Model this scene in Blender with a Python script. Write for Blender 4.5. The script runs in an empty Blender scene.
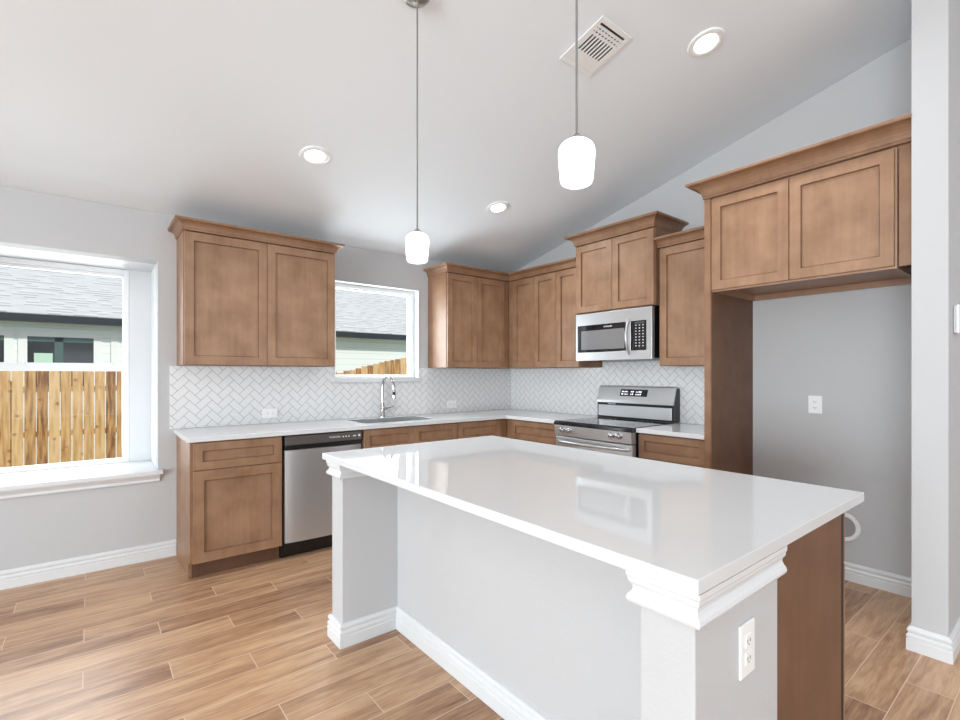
import bpy, bmesh, math, random
from mathutils import Vector, Matrix

random.seed(7)
SC = bpy.context.scene
COL = SC.collection

# ------------------------------------------------------------------ camera
cam_d = bpy.data.cameras.new('camera')
cam_d.lens = 36 * 486.21 / 960
cam_d.sensor_width = 36
cam_d.sensor_fit = 'HORIZONTAL'
cam_d.shift_y = 14.21 / 960
cam_d.clip_start = 0.05
cam_d.clip_end = 200
cam = bpy.data.objects.new('camera', cam_d)
COL.objects.link(cam)
cam.location = (-3.7742, -4.1437, 1.3122)
cam.rotation_euler = (math.pi / 2, 0, math.radians(51.298 - 90))
SC.camera = cam

# ------------------------------------------------------------------ exposure, sky, sun, daylight
SC.view_settings.view_transform = 'Standard'
SC.view_settings.look = 'None'
SC.view_settings.gamma = 1
SC.view_settings.use_curve_mapping = False
SC.view_settings.exposure = 0.0

world = bpy.data.worlds.new('sky')
SC.world = world
world.use_nodes = True
wn = world.node_tree
wn.nodes['Background'].inputs[0].default_value = (0.80, 0.90, 1.0, 1)
wn.nodes['Background'].inputs[1].default_value = 1.05

sun_d = bpy.data.lights.new('sun', 'SUN')
sun_d.energy = 2.6
sun_d.angle = math.radians(2)
sun_d.color = (1.0, 0.95, 0.88)
sun = bpy.data.objects.new('sun', sun_d)
COL.objects.link(sun)
sun.rotation_euler = (math.radians(56), 0, math.radians(22))


def area(name, loc, rot, sx, sy, power, color=(1, 1, 1), spread=180):
    d = bpy.data.lights.new(name, 'AREA')
    d.shape = 'RECTANGLE'
    d.size = sx
    d.size_y = sy
    d.energy = power
    d.color = color
    d.spread = math.radians(spread)
    o = bpy.data.objects.new(name, d)
    COL.objects.link(o)
    o.location = loc
    o.rotation_euler = rot
    return o


# fill lamps added at unseen left and rear openings; daylight lamps at the kitchen windows
area('fill_left', (-12.18, -5.7, 1.2), (0, math.radians(-90), 0), 2.2, 4.8, 770, (0.87, 0.95, 1.0))
area('fill_rear', (-1.9, -9.98, 1.35), (math.radians(90), 0, 0), 7.8, 2.1, 80, (0.885, 0.955, 1.0))
area('daylight_bay', (-4.15, 0.66, 1.4), (math.radians(-88), 0, 0), 1.2, 1.35, 26, (0.90, 0.96, 1.0))
area('daylight_sink', (-1.67, 0.34, 1.70), (math.radians(-100), 0, 0), 0.74, 0.72, 25, (0.90, 0.96, 1.0))

# fill lamps added under the unseen living side ceiling, no fixtures
for (lx, ly) in ((-3.2, -4.75), (-1.2, -6.0), (-3.2, -6.6), (-5.4, -4.4), (-5.6, -1.8), (-5.4, -6.6)):
    lz = 2.463 - 0.237 * ly if ly >= -4.9 else 2.463 + 0.237 * 4.9 + 0.237 * (ly + 4.9)
    area('living_fill_lamp', (lx, ly, lz - 0.03), (0, 0, 0), 0.12, 0.12, 11, (0.95, 0.98, 1.0))

# ------------------------------------------------------------------ materials
MATS = {}


def new_mat(name):
    m = bpy.data.materials.new(name)
    m.use_nodes = True
    MATS[name] = m
    nt = m.node_tree
    return m, nt, nt.nodes['Principled BSDF']


def N(nt, t, **kw):
    n = nt.nodes.new(t)
    for k, v in kw.items():
        setattr(n, k, v)
    return n


def simple(name, col, rough=0.5, metal=0.0, spec=0.5, bump=0.0, bscale=200, emit=None, estr=0):
    m, nt, b = new_mat(name)
    b.inputs['Base Color'].default_value = (*col, 1)
    b.inputs['Roughness'].default_value = rough
    b.inputs['Metallic'].default_value = metal
    b.inputs['Specular IOR Level'].default_value = spec
    if emit:
        b.inputs['Emission Color'].default_value = (*emit, 1)
        b.inputs['Emission Strength'].default_value = estr
    tc = N(nt, 'ShaderNodeTexCoord')
    nz = N(nt, 'ShaderNodeTexNoise')
    nz.inputs['Scale'].default_value = bscale
    nz.inputs['Detail'].default_value = 3
    nt.links.new(tc.outputs['Object'], nz.inputs['Vector'])
    if bump > 0:
        bp = N(nt, 'ShaderNodeBump')
        bp.inputs['Strength'].default_value = bump
        bp.inputs['Distance'].default_value = 0.002
        nt.links.new(nz.outputs['Fac'], bp.inputs['Height'])
        nt.links.new(bp.outputs['Normal'], b.inputs['Normal'])
    else:
        rr = N(nt, 'ShaderNodeMapRange')
        rr.inputs['To Min'].default_value = max(0, rough - 0.02)
        rr.inputs['To Max'].default_value = min(1, rough + 0.02)
        nt.links.new(nz.outputs['Fac'], rr.inputs['Value'])
        nt.links.new(rr.outputs['Result'], b.inputs['Roughness'])
    return m


def mathn(nt, op, a, b=None, c=None):
    n = N(nt, 'ShaderNodeMath', operation=op)
    for i, v in enumerate((a, b, c)):
        if v is None:
            continue
        if isinstance(v, (int, float)):
            n.inputs[i].default_value = v
        else:
            nt.links.new(v, n.inputs[i])
    return n.outputs[0]


def wood(name, c1, c2, rough=0.42, horizontal=False):
    m, nt, b = new_mat(name)
    tc = N(nt, 'ShaderNodeTexCoord')
    oi = N(nt, 'ShaderNodeObjectInfo')
    add = N(nt, 'ShaderNodeVectorMath', operation='ADD')
    mul = N(nt, 'ShaderNodeVectorMath', operation='SCALE')
    comb = N(nt, 'ShaderNodeCombineXYZ')
    for i in range(3):
        nt.links.new(oi.outputs['Random'], comb.inputs[i])
    nt.links.new(comb.outputs[0], mul.inputs[0])
    mul.inputs['Scale'].default_value = 13.0
    nt.links.new(tc.outputs['Object'], add.inputs[0])
    nt.links.new(mul.outputs[0], add.inputs[1])
    mp = N(nt, 'ShaderNodeMapping')
    mp.inputs['Scale'].default_value = (20, 20, 1.3)
    nt.links.new(add.outputs[0], mp.inputs['Vector'])
    n1 = N(nt, 'ShaderNodeTexNoise')
    n1.inputs['Scale'].default_value = 1.6
    n1.inputs['Detail'].default_value = 6
    n1.inputs['Roughness'].default_value = 0.6
    nt.links.new(mp.outputs[0], n1.inputs['Vector'])
    n2 = N(nt, 'ShaderNodeTexNoise')          # blotchy stain
    n2.inputs['Scale'].default_value = 7
    n2.inputs['Detail'].default_value = 4
    nt.links.new(add.outputs[0], n2.inputs['Vector'])
    f = mathn(nt, 'ADD', mathn(nt, 'MULTIPLY', n1.outputs['Fac'], 0.32), mathn(nt, 'MULTIPLY', n2.outputs['Fac'], 0.68))
    cr = N(nt, 'ShaderNodeValToRGB')
    cr.color_ramp.elements[0].position = 0.34
    cr.color_ramp.elements[1].position = 0.66
    cr.color_ramp.elements[0].color = (*c1, 1)
    cr.color_ramp.elements[1].color = (*c2, 1)
    nt.links.new(f, cr.inputs[0])
    nt.links.new(cr.outputs[0], b.inputs['Base Color'])
    b.inputs['Roughness'].default_value = rough
    return m


WOOD = wood('stained_maple', (0.205, 0.104, 0.055), (0.300, 0.168, 0.095))
WOODP = wood('stained_maple_panel', (0.225, 0.119, 0.064), (0.345, 0.203, 0.120))
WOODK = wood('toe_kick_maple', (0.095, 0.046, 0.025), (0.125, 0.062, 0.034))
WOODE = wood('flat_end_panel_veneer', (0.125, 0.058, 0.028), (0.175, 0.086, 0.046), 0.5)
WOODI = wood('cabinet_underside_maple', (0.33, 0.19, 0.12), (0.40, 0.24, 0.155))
WALLM = simple('painted_grey_wall', (0.50, 0.507, 0.517), 0.7, bump=0.25, bscale=140)
WALLW = simple('painted_island_drywall', (0.52, 0.525, 0.535), 0.65, bump=0.45, bscale=120)
CEILM = simple('painted_ceiling', (0.825, 0.882, 0.93), 0.8, bump=0.2, bscale=120)
TRIM = simple('white_trim_paint', (0.68, 0.695, 0.71), 0.35)
VINYL = simple('white_vinyl', (0.82, 0.84, 0.86), 0.35)
QUARTZ = simple('white_quartz', (0.66, 0.675, 0.69), 0.03, spec=0.35)
BLACK = simple('black_plastic', (0.006, 0.006, 0.006), 0.35)
DARKGAP = simple('dark_gap', (0.012, 0.008, 0.006), 0.8)
GLASSBLK = simple('black_glass', (0.012, 0.012, 0.014), 0.05, spec=0.6)
PANELGREY = simple('dark_control_plastic', (0.10, 0.09, 0.088), 0.35)
CHROME = simple('chrome', (0.60, 0.61, 0.63), 0.12, metal=1)
NICKEL = simple('brushed_nickel', (0.45, 0.44, 0.42), 0.3, metal=1)
CORD = simple('grey_cord', (0.16, 0.16, 0.16), 0.5)
MARKW = simple('white_print', (0.85, 0.85, 0.85), 0.5)
PLASTW = simple('white_plastic', (0.86, 0.87, 0.87), 0.3)
SLOT = simple('socket_slot', (0.03, 0.03, 0.03), 0.6)
SCREEN = simple('display_glass', (0.01, 0.01, 0.012), 0.15)
DISPLAY_LIT = simple('lit_display_digits', (0.8, 0.85, 0.9), 0.4, emit=(0.9, 0.95, 1), estr=0.8)
GREYMESH = simple('grey_filter_mesh', (0.30, 0.30, 0.31), 0.7, bump=0.8, bscale=300)
MWGLASS = simple('microwave_window_mesh', (0.20, 0.20, 0.205), 0.12, spec=0.6)


def steel(name, horizontal_axis):
    m, nt, b = new_mat(name)
    b.inputs['Base Color'].default_value = (0.56, 0.575, 0.59, 1)
    b.inputs['Metallic'].default_value = 0.72
    b.inputs['Roughness'].default_value = 0.3
    tc = N(nt, 'ShaderNodeTexCoord')
    mp = N(nt, 'ShaderNodeMapping')
    s = [260, 260, 260]
    s[horizontal_axis] = 4
    mp.inputs['Scale'].default_value = s
    nt.links.new(tc.outputs['Object'], mp.inputs['Vector'])
    nz = N(nt, 'ShaderNodeTexNoise')
    nz.inputs['Scale'].default_value = 1
    nt.links.new(mp.outputs[0], nz.inputs['Vector'])
    rr = N(nt, 'ShaderNodeMapRange')
    rr.inputs['To Min'].default_value = 0.26
    rr.inputs['To Max'].default_value = 0.34
    nt.links.new(nz.outputs['Fac'], rr.inputs['Value'])
    nt.links.new(rr.outputs['Result'], b.inputs['Roughness'])
    return m


STEELX = steel('brushed_steel_x', 0)
STEELY = steel('brushed_steel_y', 1)

# lamp materials
def emitter(name, col, s):
    m, nt, b = new_mat(name)
    b.inputs['Base Color'].default_value = (0.9, 0.9, 0.9, 1)
    b.inputs['Emission Color'].default_value = (*col, 1)
    b.inputs['Emission Strength'].default_value = s
    b.inputs['Roughness'].default_value = 0.3
    return m


LEDDISC = emitter('lit_led_lens', (1, 0.99, 0.97), 9)
SHADE = emitter('lit_opal_glass', (1.0, 0.985, 0.96), 0.7)
_nt = SHADE.node_tree
_tr = _nt.nodes.new('ShaderNodeBsdfTransparent')
_mx = _nt.nodes.new('ShaderNodeMixShader')
_mx.inputs[0].default_value = 0.75
_nt.links.new(_tr.outputs[0], _mx.inputs[1])
_nt.links.new(_nt.nodes['Principled BSDF'].outputs[0], _mx.inputs[2])
_nt.links.new(_mx.outputs[0], _nt.nodes['Material Output'].inputs[0])

# window glass: mostly clear with a sheen
def glass():
    m, nt, b = new_mat('clear_window_glass')
    nt.nodes.remove(b)
    out = nt.nodes['Material Output']
    tr = N(nt, 'ShaderNodeBsdfTransparent')
    tr.inputs[0].default_value = (0.97, 0.985, 0.98, 1)
    gl = N(nt, 'ShaderNodeBsdfGlossy')
    gl.inputs['Roughness'].default_value = 0.0
    fr = N(nt, 'ShaderNodeFresnel')
    fr.inputs['IOR'].default_value = 1.35
    mx = N(nt, 'ShaderNodeMixShader')
    nt.links.new(fr.outputs[0], mx.inputs[0])
    nt.links.new(tr.outputs[0], mx.inputs[1])
    nt.links.new(gl.outputs[0], mx.inputs[2])
    nt.links.new(mx.outputs[0], out.inputs[0])
    return m


GLASS = glass()


def floor_mat():
    m, nt, b = new_mat('wood_look_porcelain_planks')
    tc = N(nt, 'ShaderNodeTexCoord')
    sx = N(nt, 'ShaderNodeSeparateXYZ')
    nt.links.new(tc.outputs['Object'], sx.inputs[0])
    X, Y = sx.outputs[0], sx.outputs[1]
    PW, PL = 0.1525, 0.9144
    ry = mathn(nt, 'DIVIDE', mathn(nt, 'MULTIPLY', Y, -1.0), PW)
    row = mathn(nt, 'FLOOR', ry)
    fy = mathn(nt, 'SUBTRACT', ry, row)
    rm = mathn(nt, 'FLOORED_MODULO', row, 3.0)
    off = mathn(nt, 'MULTIPLY', rm, PL / 3)
    rx = mathn(nt, 'DIVIDE', mathn(nt, 'SUBTRACT', mathn(nt, 'ADD', X, 3.80), off), PL)
    cx = mathn(nt, 'FLOOR', rx)
    fx = mathn(nt, 'SUBTRACT', rx, cx)
    # distances in metres to the joints
    dy = mathn(nt, 'MULTIPLY', mathn(nt, 'MINIMUM', fy, mathn(nt, 'SUBTRACT', 1.0, fy)), PW)
    dx = mathn(nt, 'MULTIPLY', mathn(nt, 'MINIMUM', fx, mathn(nt, 'SUBTRACT', 1.0, fx)), PL)
    d = mathn(nt, 'MINIMUM', dx, dy)
    grout = N(nt, 'ShaderNodeMapRange')
    grout.inputs['From Min'].default_value = 0.0012
    grout.inputs['From Max'].default_value = 0.0026
    grout.inputs['To Min'].default_value = 1
    grout.inputs['To Max'].default_value = 0
    nt.links.new(d, grout.inputs['Value'])
    idv = N(nt, 'ShaderNodeCombineXYZ')
    nt.links.new(row, idv.inputs[0])
    nt.links.new(cx, idv.inputs[1])
    wnz = N(nt, 'ShaderNodeTexWhiteNoise', noise_dimensions='2D')
    nt.links.new(idv.outputs[0], wnz.inputs['Vector'])
    rnd = wnz.outputs['Value']
    # grain running along x, shifted per plank
    gv = N(nt, 'ShaderNodeCombineXYZ')
    nt.links.new(mathn(nt, 'ADD', mathn(nt, 'MULTIPLY', X, 1.0), mathn(nt, 'MULTIPLY', rnd, 37.0)), gv.inputs[0])
    nt.links.new(mathn(nt, 'MULTIPLY', Y, 9.0), gv.inputs[1])
    nt.links.new(mathn(nt, 'MULTIPLY', rnd, 19.0), gv.inputs[2])
    g1 = N(nt, 'ShaderNodeTexNoise')
    g1.inputs['Scale'].default_value = 1.7
    g1.inputs['Detail'].default_value = 7
    g1.inputs['Roughness'].default_value = 0.62
    g1.inputs['Distortion'].default_value = 0.6
    nt.links.new(gv.outputs[0], g1.inputs['Vector'])
    g2 = N(nt, 'ShaderNodeTexNoise')
    g2.inputs['Scale'].default_value = 11
    g2.inputs['Detail'].default_value = 5
    nt.links.new(gv.outputs[0], g2.inputs['Vector'])
    f = mathn(nt, 'ADD', mathn(nt, 'MULTIPLY', g1.outputs['Fac'], 0.72), mathn(nt, 'MULTIPLY', g2.outputs['Fac'], 0.28))
    f = mathn(nt, 'ADD', f, mathn(nt, 'MULTIPLY', mathn(nt, 'SUBTRACT', rnd, 0.5), 0.16))
    cr = N(nt, 'ShaderNodeValToRGB')
    e = cr.color_ramp.elements
    e[0].position = 0.30
    e[0].color = (0.19, 0.090, 0.045, 1)
    e[1].position = 0.72
    e[1].color = (0.66, 0.445, 0.275, 1)
    k = e.new(0.43)
    k.color = (0.36, 0.200, 0.112, 1)
    k = e.new(0.56)
    k.color = (0.52, 0.320, 0.188, 1)
    nt.links.new(f, cr.inputs[0])
    mx = N(nt, 'ShaderNodeMixRGB')
    nt.links.new(grout.outputs[0], mx.inputs[0])
    nt.links.new(cr.outputs[0], mx.inputs[1])
    mx.inputs[2].default_value = (0.66, 0.50, 0.38, 1)
    nt.links.new(mx.outputs[0], b.inputs['Base Color'])
    b.inputs['Roughness'].default_value = 0.33
    bp = N(nt, 'ShaderNodeBump', invert=True)
    bp.inputs['Strength'].default_value = 0.3
    bp.inputs['Distance'].default_value = 0.002
    nt.links.new(grout.outputs[0], bp.inputs['Height'])
    nt.links.new(bp.outputs[0], b.inputs['Normal'])
    return m


FLOORM = floor_mat()


def herringbone(name, axis):
    """white 2x4 tiles laid in a 45 degree herringbone with grey grout; axis 0 = wall in x, 1 = wall in y"""
    m, nt, b = new_mat(name)
    W = 0.0527
    tc = N(nt, 'ShaderNodeTexCoord')
    sx = N(nt, 'ShaderNodeSeparateXYZ')
    nt.links.new(tc.outputs['Object'], sx.inputs[0])
    S, Z = sx.outputs[axis], sx.outputs[2]
    r = 1 / (math.sqrt(2) * W)
    P = mathn(nt, 'MULTIPLY', mathn(nt, 'ADD', Z, S), r)
    Q = mathn(nt, 'MULTIPLY', mathn(nt, 'SUBTRACT', Z, S), r)
    i = mathn(nt, 'FLOOR', P)
    j = mathn(nt, 'FLOOR', Q)
    fx = mathn(nt, 'SUBTRACT', P, i)
    fy = mathn(nt, 'SUBTRACT', Q, j)
    k = mathn(nt, 'FLOORED_MODULO', mathn(nt, 'SUBTRACT', i, j), 4.0)

    def iseq(v):
        return mathn(nt, 'COMPARE', k, float(v), 0.3)
    big = 10.0
    d1 = mathn(nt, 'ADD', fx, mathn(nt, 'MULTIPLY', iseq(1), big))
    d2 = mathn(nt, 'ADD', mathn(nt, 'SUBTRACT', 1.0, fx), mathn(nt, 'MULTIPLY', iseq(0), big))
    d3 = mathn(nt, 'ADD', fy, mathn(nt, 'MULTIPLY', iseq(2), big))
    d4 = mathn(nt, 'ADD', mathn(nt, 'SUBTRACT', 1.0, fy), mathn(nt, 'MULTIPLY', iseq(3), big))
    d = mathn(nt, 'MINIMUM', mathn(nt, 'MINIMUM', d1, d2), mathn(nt, 'MINIMUM', d3, d4))
    g = N(nt, 'ShaderNodeMapRange')
    g.inputs['From Min'].default_value = 0.018
    g.inputs['From Max'].default_value = 0.05
    g.inputs['To Min'].default_value = 1
    g.inputs['To Max'].default_value = 0
    nt.links.new(d, g.inputs['Value'])
    mx = N(nt, 'ShaderNodeMixRGB')
    nt.links.new(g.outputs[0], mx.inputs[0])
    mx.inputs[1].default_value = (0.74, 0.745, 0.75, 1)
    mx.inputs[2].default_value = (0.36, 0.36, 0.365, 1)
    nt.links.new(mx.outputs[0], b.inputs['Base Color'])
    rr = N(nt, 'ShaderNodeMapRange')
    rr.inputs['To Min'].default_value = 0.15
    rr.inputs['To Max'].default_value = 0.8
    nt.links.new(g.outputs[0], rr.inputs['Value'])
    nt.links.new(rr.outputs[0], b.inputs['Roughness'])
    bp = N(nt, 'ShaderNodeBump', invert=True)
    bp.inputs['Strength'].default_value = 0.25
    bp.inputs['Distance'].default_value = 0.001
    nt.links.new(g.outputs[0], bp.inputs['Height'])
    nt.links.new(bp.outputs[0], b.inputs['Normal'])
    return m


TILEX = herringbone('herringbone_tile_x', 0)
TILEY = herringbone('herringbone_tile_y', 1)


def fence_mat():
    m, nt, b = new_mat('cedar_pickets')
    tc = N(nt, 'ShaderNodeTexCoord')
    oi = N(nt, 'ShaderNodeObjectInfo')
    mp = N(nt, 'ShaderNodeMapping')
    mp.inputs['Scale'].default_value = (9, 9, 1.0)
    nt.links.new(tc.outputs['Object'], mp.inputs['Vector'])
    nz = N(nt, 'ShaderNodeTexNoise')
    nz.inputs['Scale'].default_value = 2.4
    nz.inputs['Detail'].default_value = 6
    nt.links.new(mp.outputs[0], nz.inputs['Vector'])
    vo = N(nt, 'ShaderNodeTexVoronoi')
    vo.inputs['Scale'].default_value = 5.5
    nt.links.new(tc.outputs['Object'], vo.inputs['Vector'])
    kn = N(nt, 'ShaderNodeMapRange')
    kn.inputs['From Min'].default_value = 0.03
    kn.inputs['From Max'].default_value = 0.20
    nt.links.new(vo.outputs['Distance'], kn.inputs['Value'])
    f = mathn(nt, 'ADD', nz.outputs['Fac'], mathn(nt, 'MULTIPLY', mathn(nt, 'SUBTRACT', oi.outputs['Random'], 0.5), 0.45))
    cr = N(nt, 'ShaderNodeValToRGB')
    cr.color_ramp.elements[0].position = 0.22
    cr.color_ramp.elements[0].color = (0.20, 0.075, 0.02, 1)
    cr.color_ramp.elements[1].position = 0.72
    cr.color_ramp.elements[1].color = (0.70, 0.46, 0.23, 1)
    k = cr.color_ramp.elements.new(0.45)
    k.color = (0.52, 0.28, 0.10, 1)
    nt.links.new(f, cr.inputs[0])
    mx = N(nt, 'ShaderNodeMixRGB')
    nt.links.new(kn.outputs[0], mx.inputs[0])
    mx.inputs[1].default_value = (0.22, 0.08, 0.02, 1)
    nt.links.new(cr.outputs[0], mx.inputs[2])
    nt.links.new(mx.outputs[0], b.inputs['Base Color'])
    b.inputs['Roughness'].default_value = 0.8
    return m


FENCE = fence_mat()


def shingle_mat():
    m, nt, b = new_mat('light_grey_shingles')
    tc = N(nt, 'ShaderNodeTexCoord')
    sx = N(nt, 'ShaderNodeSeparateXYZ')
    nt.links.new(tc.outputs['Object'], sx.inputs[0])
    vy = mathn(nt, 'DIVIDE', sx.outputs[1], 0.14)
    row = mathn(nt, 'FLOOR', vy)
    fy = mathn(nt, 'SUBTRACT', vy, row)
    wr = N(nt, 'ShaderNodeTexWhiteNoise', noise_dimensions='1D')
    nt.links.new(row, wr.inputs['W'])
    vx = mathn(nt, 'ADD', mathn(nt, 'DIVIDE', sx.outputs[0], 0.20), mathn(nt, 'MULTIPLY', wr.outputs['Value'], 9.0))
    cv = N(nt, 'ShaderNodeCombineXYZ')
    nt.links.new(mathn(nt, 'FLOOR', vx), cv.inputs[0])
    nt.links.new(row, cv.inputs[1])
    wc = N(nt, 'ShaderNodeTexWhiteNoise', noise_dimensions='2D')
    nt.links.new(cv.outputs[0], wc.inputs['Vector'])
    dash = mathn(nt, 'MULTIPLY', mathn(nt, 'LESS_THAN', fy, 0.36), mathn(nt, 'GREATER_THAN', wc.outputs['Value'], 0.55))
    tone = mathn(nt, 'ADD', 0.50, mathn(nt, 'MULTIPLY', wc.outputs['Value'], 0.10))
    val = mathn(nt, 'SUBTRACT', tone, mathn(nt, 'MULTIPLY', dash, 0.24))
    cc = N(nt, 'ShaderNodeCombineXYZ')
    for q_ in range(3):
        nt.links.new(val, cc.inputs[q_])
    nt.links.new(cc.outputs[0], b.inputs['Base Color'])
    b.inputs['Roughness'].default_value = 0.9
    return m


SHING = shingle_mat()


def siding_mat():
    m, nt, b = new_mat('pale_lap_siding')
    tc = N(nt, 'ShaderNodeTexCoord')
    sx = N(nt, 'ShaderNodeSeparateXYZ')
    nt.links.new(tc.outputs['Object'], sx.inputs[0])
    v = mathn(nt, 'DIVIDE', sx.outputs[2], 0.17)
    fr = mathn(nt, 'FRACT', v)
    g = N(nt, 'ShaderNodeMapRange')
    g.inputs['From Min'].default_value = 0.05
    g.inputs['From Max'].default_value = 0.12
    nt.links.new(fr, g.inputs['Value'])
    mx = N(nt, 'ShaderNodeMixRGB')
    nt.links.new(g.outputs[0], mx.inputs[0])
    mx.inputs[1].default_value = (0.66, 0.72, 0.71, 1)
    mx.inputs[2].default_value = (0.84, 0.90, 0.88, 1)
    nt.links.new(mx.outputs[0], b.inputs['Base Color'])
    b.inputs['Roughness'].default_value = 0.6
    return m


SIDING = siding_mat()
FASCIA = simple('dark_slate_gutter_paint', (0.022, 0.034, 0.042), 0.45)
EXTTRIM = simple('white_exterior_trim', (0.85, 0.87, 0.86), 0.6)
DARKWIN = simple('dark_window_interior', (0.012, 0.012, 0.014), 0.1)
TEALFR = simple('dark_green_window_frame', (0.05, 0.11, 0.10), 0.5)
PALEGRN = simple('pale_green_sheet', (0.50, 0.72, 0.58), 0.6)
GRASS = simple('lawn_grass', (0.10, 0.16, 0.05), 0.9, bump=0.6, bscale=40)


# ------------------------------------------------------------------ mesh helpers
class MB:
    def __init__(self, M=None):
        self.v = []
        self.f = []
        self.M = M or Matrix.Identity(4)

    def add(self, vs, fs):
        n = len(self.v)
        self.v += [tuple(self.M @ Vector(p)) for p in vs]
        self.f += [tuple(i + n for i in f) for f in fs]
        return self

    def box(self, x0, x1, y0, y1, z0, z1):
        x0, x1 = min(x0, x1), max(x0, x1)
        y0, y1 = min(y0, y1), max(y0, y1)
        vs = [(x0, y0, z0), (x1, y0, z0), (x1, y1, z0), (x0, y1, z0), (x0, y0, z1), (x1, y0, z1), (x1, y1, z1), (x0, y1, z1)]
        return self.add(vs, [(0, 3, 2, 1), (4, 5, 6, 7), (0, 1, 5, 4), (1, 2, 6, 5), (2, 3, 7, 6), (3, 0, 4, 7)])

    def prism(self, poly, a, b, axis):
        """poly in the two other axes (order x,y,z without axis), extruded a..b along axis"""
        def P(p, t):
            q = list(p)
            q.insert(axis, t)
            return tuple(q)
        n = len(poly)
        vs = [P(p, a) for p in poly] + [P(p, b) for p in poly]
        fs = [tuple(range(n))[::-1], tuple(range(n, 2 * n))]
        for i in range(n):
            j = (i + 1) % n
            fs.append((i, j, n + j, n + i))
        return self.add(vs, fs)

    def lathe(self, prof, c=(0, 0, 0), seg=32, cap0=True, cap1=True, axis=2):
        vs = []
        for (r, z) in prof:
            for k in range(seg):
                a = 2 * math.pi * k / seg
                p = (r * math.cos(a), r * math.sin(a), z)
                if axis == 0:
                    p = (p[2], p[0], p[1])
                elif axis == 1:
                    p = (p[0], p[2], p[1])
                vs.append((p[0] + c[0], p[1] + c[1], p[2] + c[2]))
        fs = []
        for i in range(len(prof) - 1):
            for k in range(seg):
                a, b = i * seg + k, i * seg + (k + 1) % seg
                fs.append((a, b, b + seg, a + seg))
        if cap0:
            fs.append(tuple(range(seg))[::-1])
        if cap1:
            fs.append(tuple(range((len(prof) - 1) * seg, len(prof) * seg)))
        return self.add(vs, fs)

    def tube(self, pts, r, seg=12):
        pts = [Vector(p) for p in pts]
        rs = r if isinstance(r, (list, tuple)) else [r] * len(pts)
        vs = []
        up = Vector((0, 0, 1))
        prev = None
        for i, p in enumerate(pts):
            t = (pts[min(i + 1, len(pts) - 1)] - pts[max(i - 1, 0)]).normalized()
            if prev is None:
                ref = up if abs(t.dot(up)) < 0.9 else Vector((1, 0, 0))
                n = (ref - t * ref.dot(t)).normalized()
            else:
                n = (prev - t * prev.dot(t)).normalized()
            prev = n
            bnm = t.cross(n)
            for k in range(seg):
                a = 2 * math.pi * k / seg
                vs.append(tuple(p + (n * math.cos(a) + bnm * math.sin(a)) * rs[i]))
        fs = []
        for i in range(len(pts) - 1):
            for k in range(seg):
                a, b = i * seg + k, i * seg + (k + 1) % seg
                fs.append((a, b, b + seg, a + seg))
        fs.append(tuple(range(seg))[::-1])
        fs.append(tuple(range((len(pts) - 1) * seg, len(pts) * seg)))
        return self.add(vs, fs)

    def sweep(self, path, prof, side=1, pre=None, post=None):
        """profile (offset, z) closed polygon swept along a plan polyline; side=+1 offsets to the right of travel"""
        P = [Vector((p[0], p[1])) for p in path]
        n = len(P)
        m = len(prof)
        vs = []
        for i in range(n):
            a = (P[i] - P[i - 1]) if i > 0 else ((P[i] - Vector(pre)) if pre else None)
            b = (P[i + 1] - P[i]) if i < n - 1 else ((Vector(post) - P[i]) if post else None)
            if a is None:
                a = b
            if b is None:
                b = a
            a = a.normalized()
            b = b.normalized()
            na = Vector((a.y, -a.x)) * side
            nb = Vector((b.y, -b.x)) * side
            d = (na + nb)
            d = d / max(1e-6, d.dot(na))
            for (o, z) in prof:
                q = P[i] + d * o
                vs.append((q.x, q.y, z))
        fs = []
        for i in range(n - 1):
            for k in range(m):
                l = (k + 1) % m
                fs.append((i * m + k, i * m + l, (i + 1) * m + l, (i + 1) * m + k))
        fs.append(tuple(range(m)))
        fs.append(tuple(range((n - 1) * m, n * m))[::-1])
        return self.add(vs, fs)

    def door(self, s0, s1, z0, z1, d0, d1, rail=0.057, rec=0.013):
        """five-piece recessed-panel front in local (s, d, z); outward is +d"""
        i0, i1, k0, k1 = s0 + rail, s1 - rail, z0 + rail, z1 - rail
        dr = d1 - rec
        e, q, g = 0.0015, 0.004, 0.0035
        vs = [(s0, d0, z0), (s1, d0, z0), (s1, d0, z1), (s0, d0, z1),
              (s0, d1 - e, z0), (s1, d1 - e, z0), (s1, d1 - e, z1), (s0, d1 - e, z1),
              (s0 + e, d1, z0 + e), (s1 - e, d1, z0 + e), (s1 - e, d1, z1 - e), (s0 + e, d1, z1 - e),
              (i0, d1, k0), (i1, d1, k0), (i1, d1, k1), (i0, d1, k1),
              (i0 + e / 2, dr - q, k0 + e / 2), (i1 - e / 2, dr - q, k0 + e / 2), (i1 - e / 2, dr - q, k1 - e / 2), (i0 + e / 2, dr - q, k1 - e / 2),
              (i0 + g, dr - q, k0 + g), (i1 - g, dr - q, k0 + g), (i1 - g, dr - q, k1 - g), (i0 + g, dr - q, k1 - g),
              (i0 + g + e, dr, k0 + g + e), (i1 - g - e, dr, k0 + g + e), (i1 - g - e, dr, k1 - g - e), (i0 + g + e, dr, k1 - g - e)]
        fs = [(0, 1, 2, 3)]
        for a in (0, 4, 8, 12, 16, 20):
            for k in range(4):
                l = (k + 1) % 4
                fs.append((a + k, a + 4 + k, a + 4 + l, a + l))
        fs.append((24, 27, 26, 25))
        return self.add(vs, fs)


def wloc(o):
    v = Vector((0, 0, 0))
    while o:
        v = v + Vector(o.location)
        o = o.parent
    return v


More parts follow.
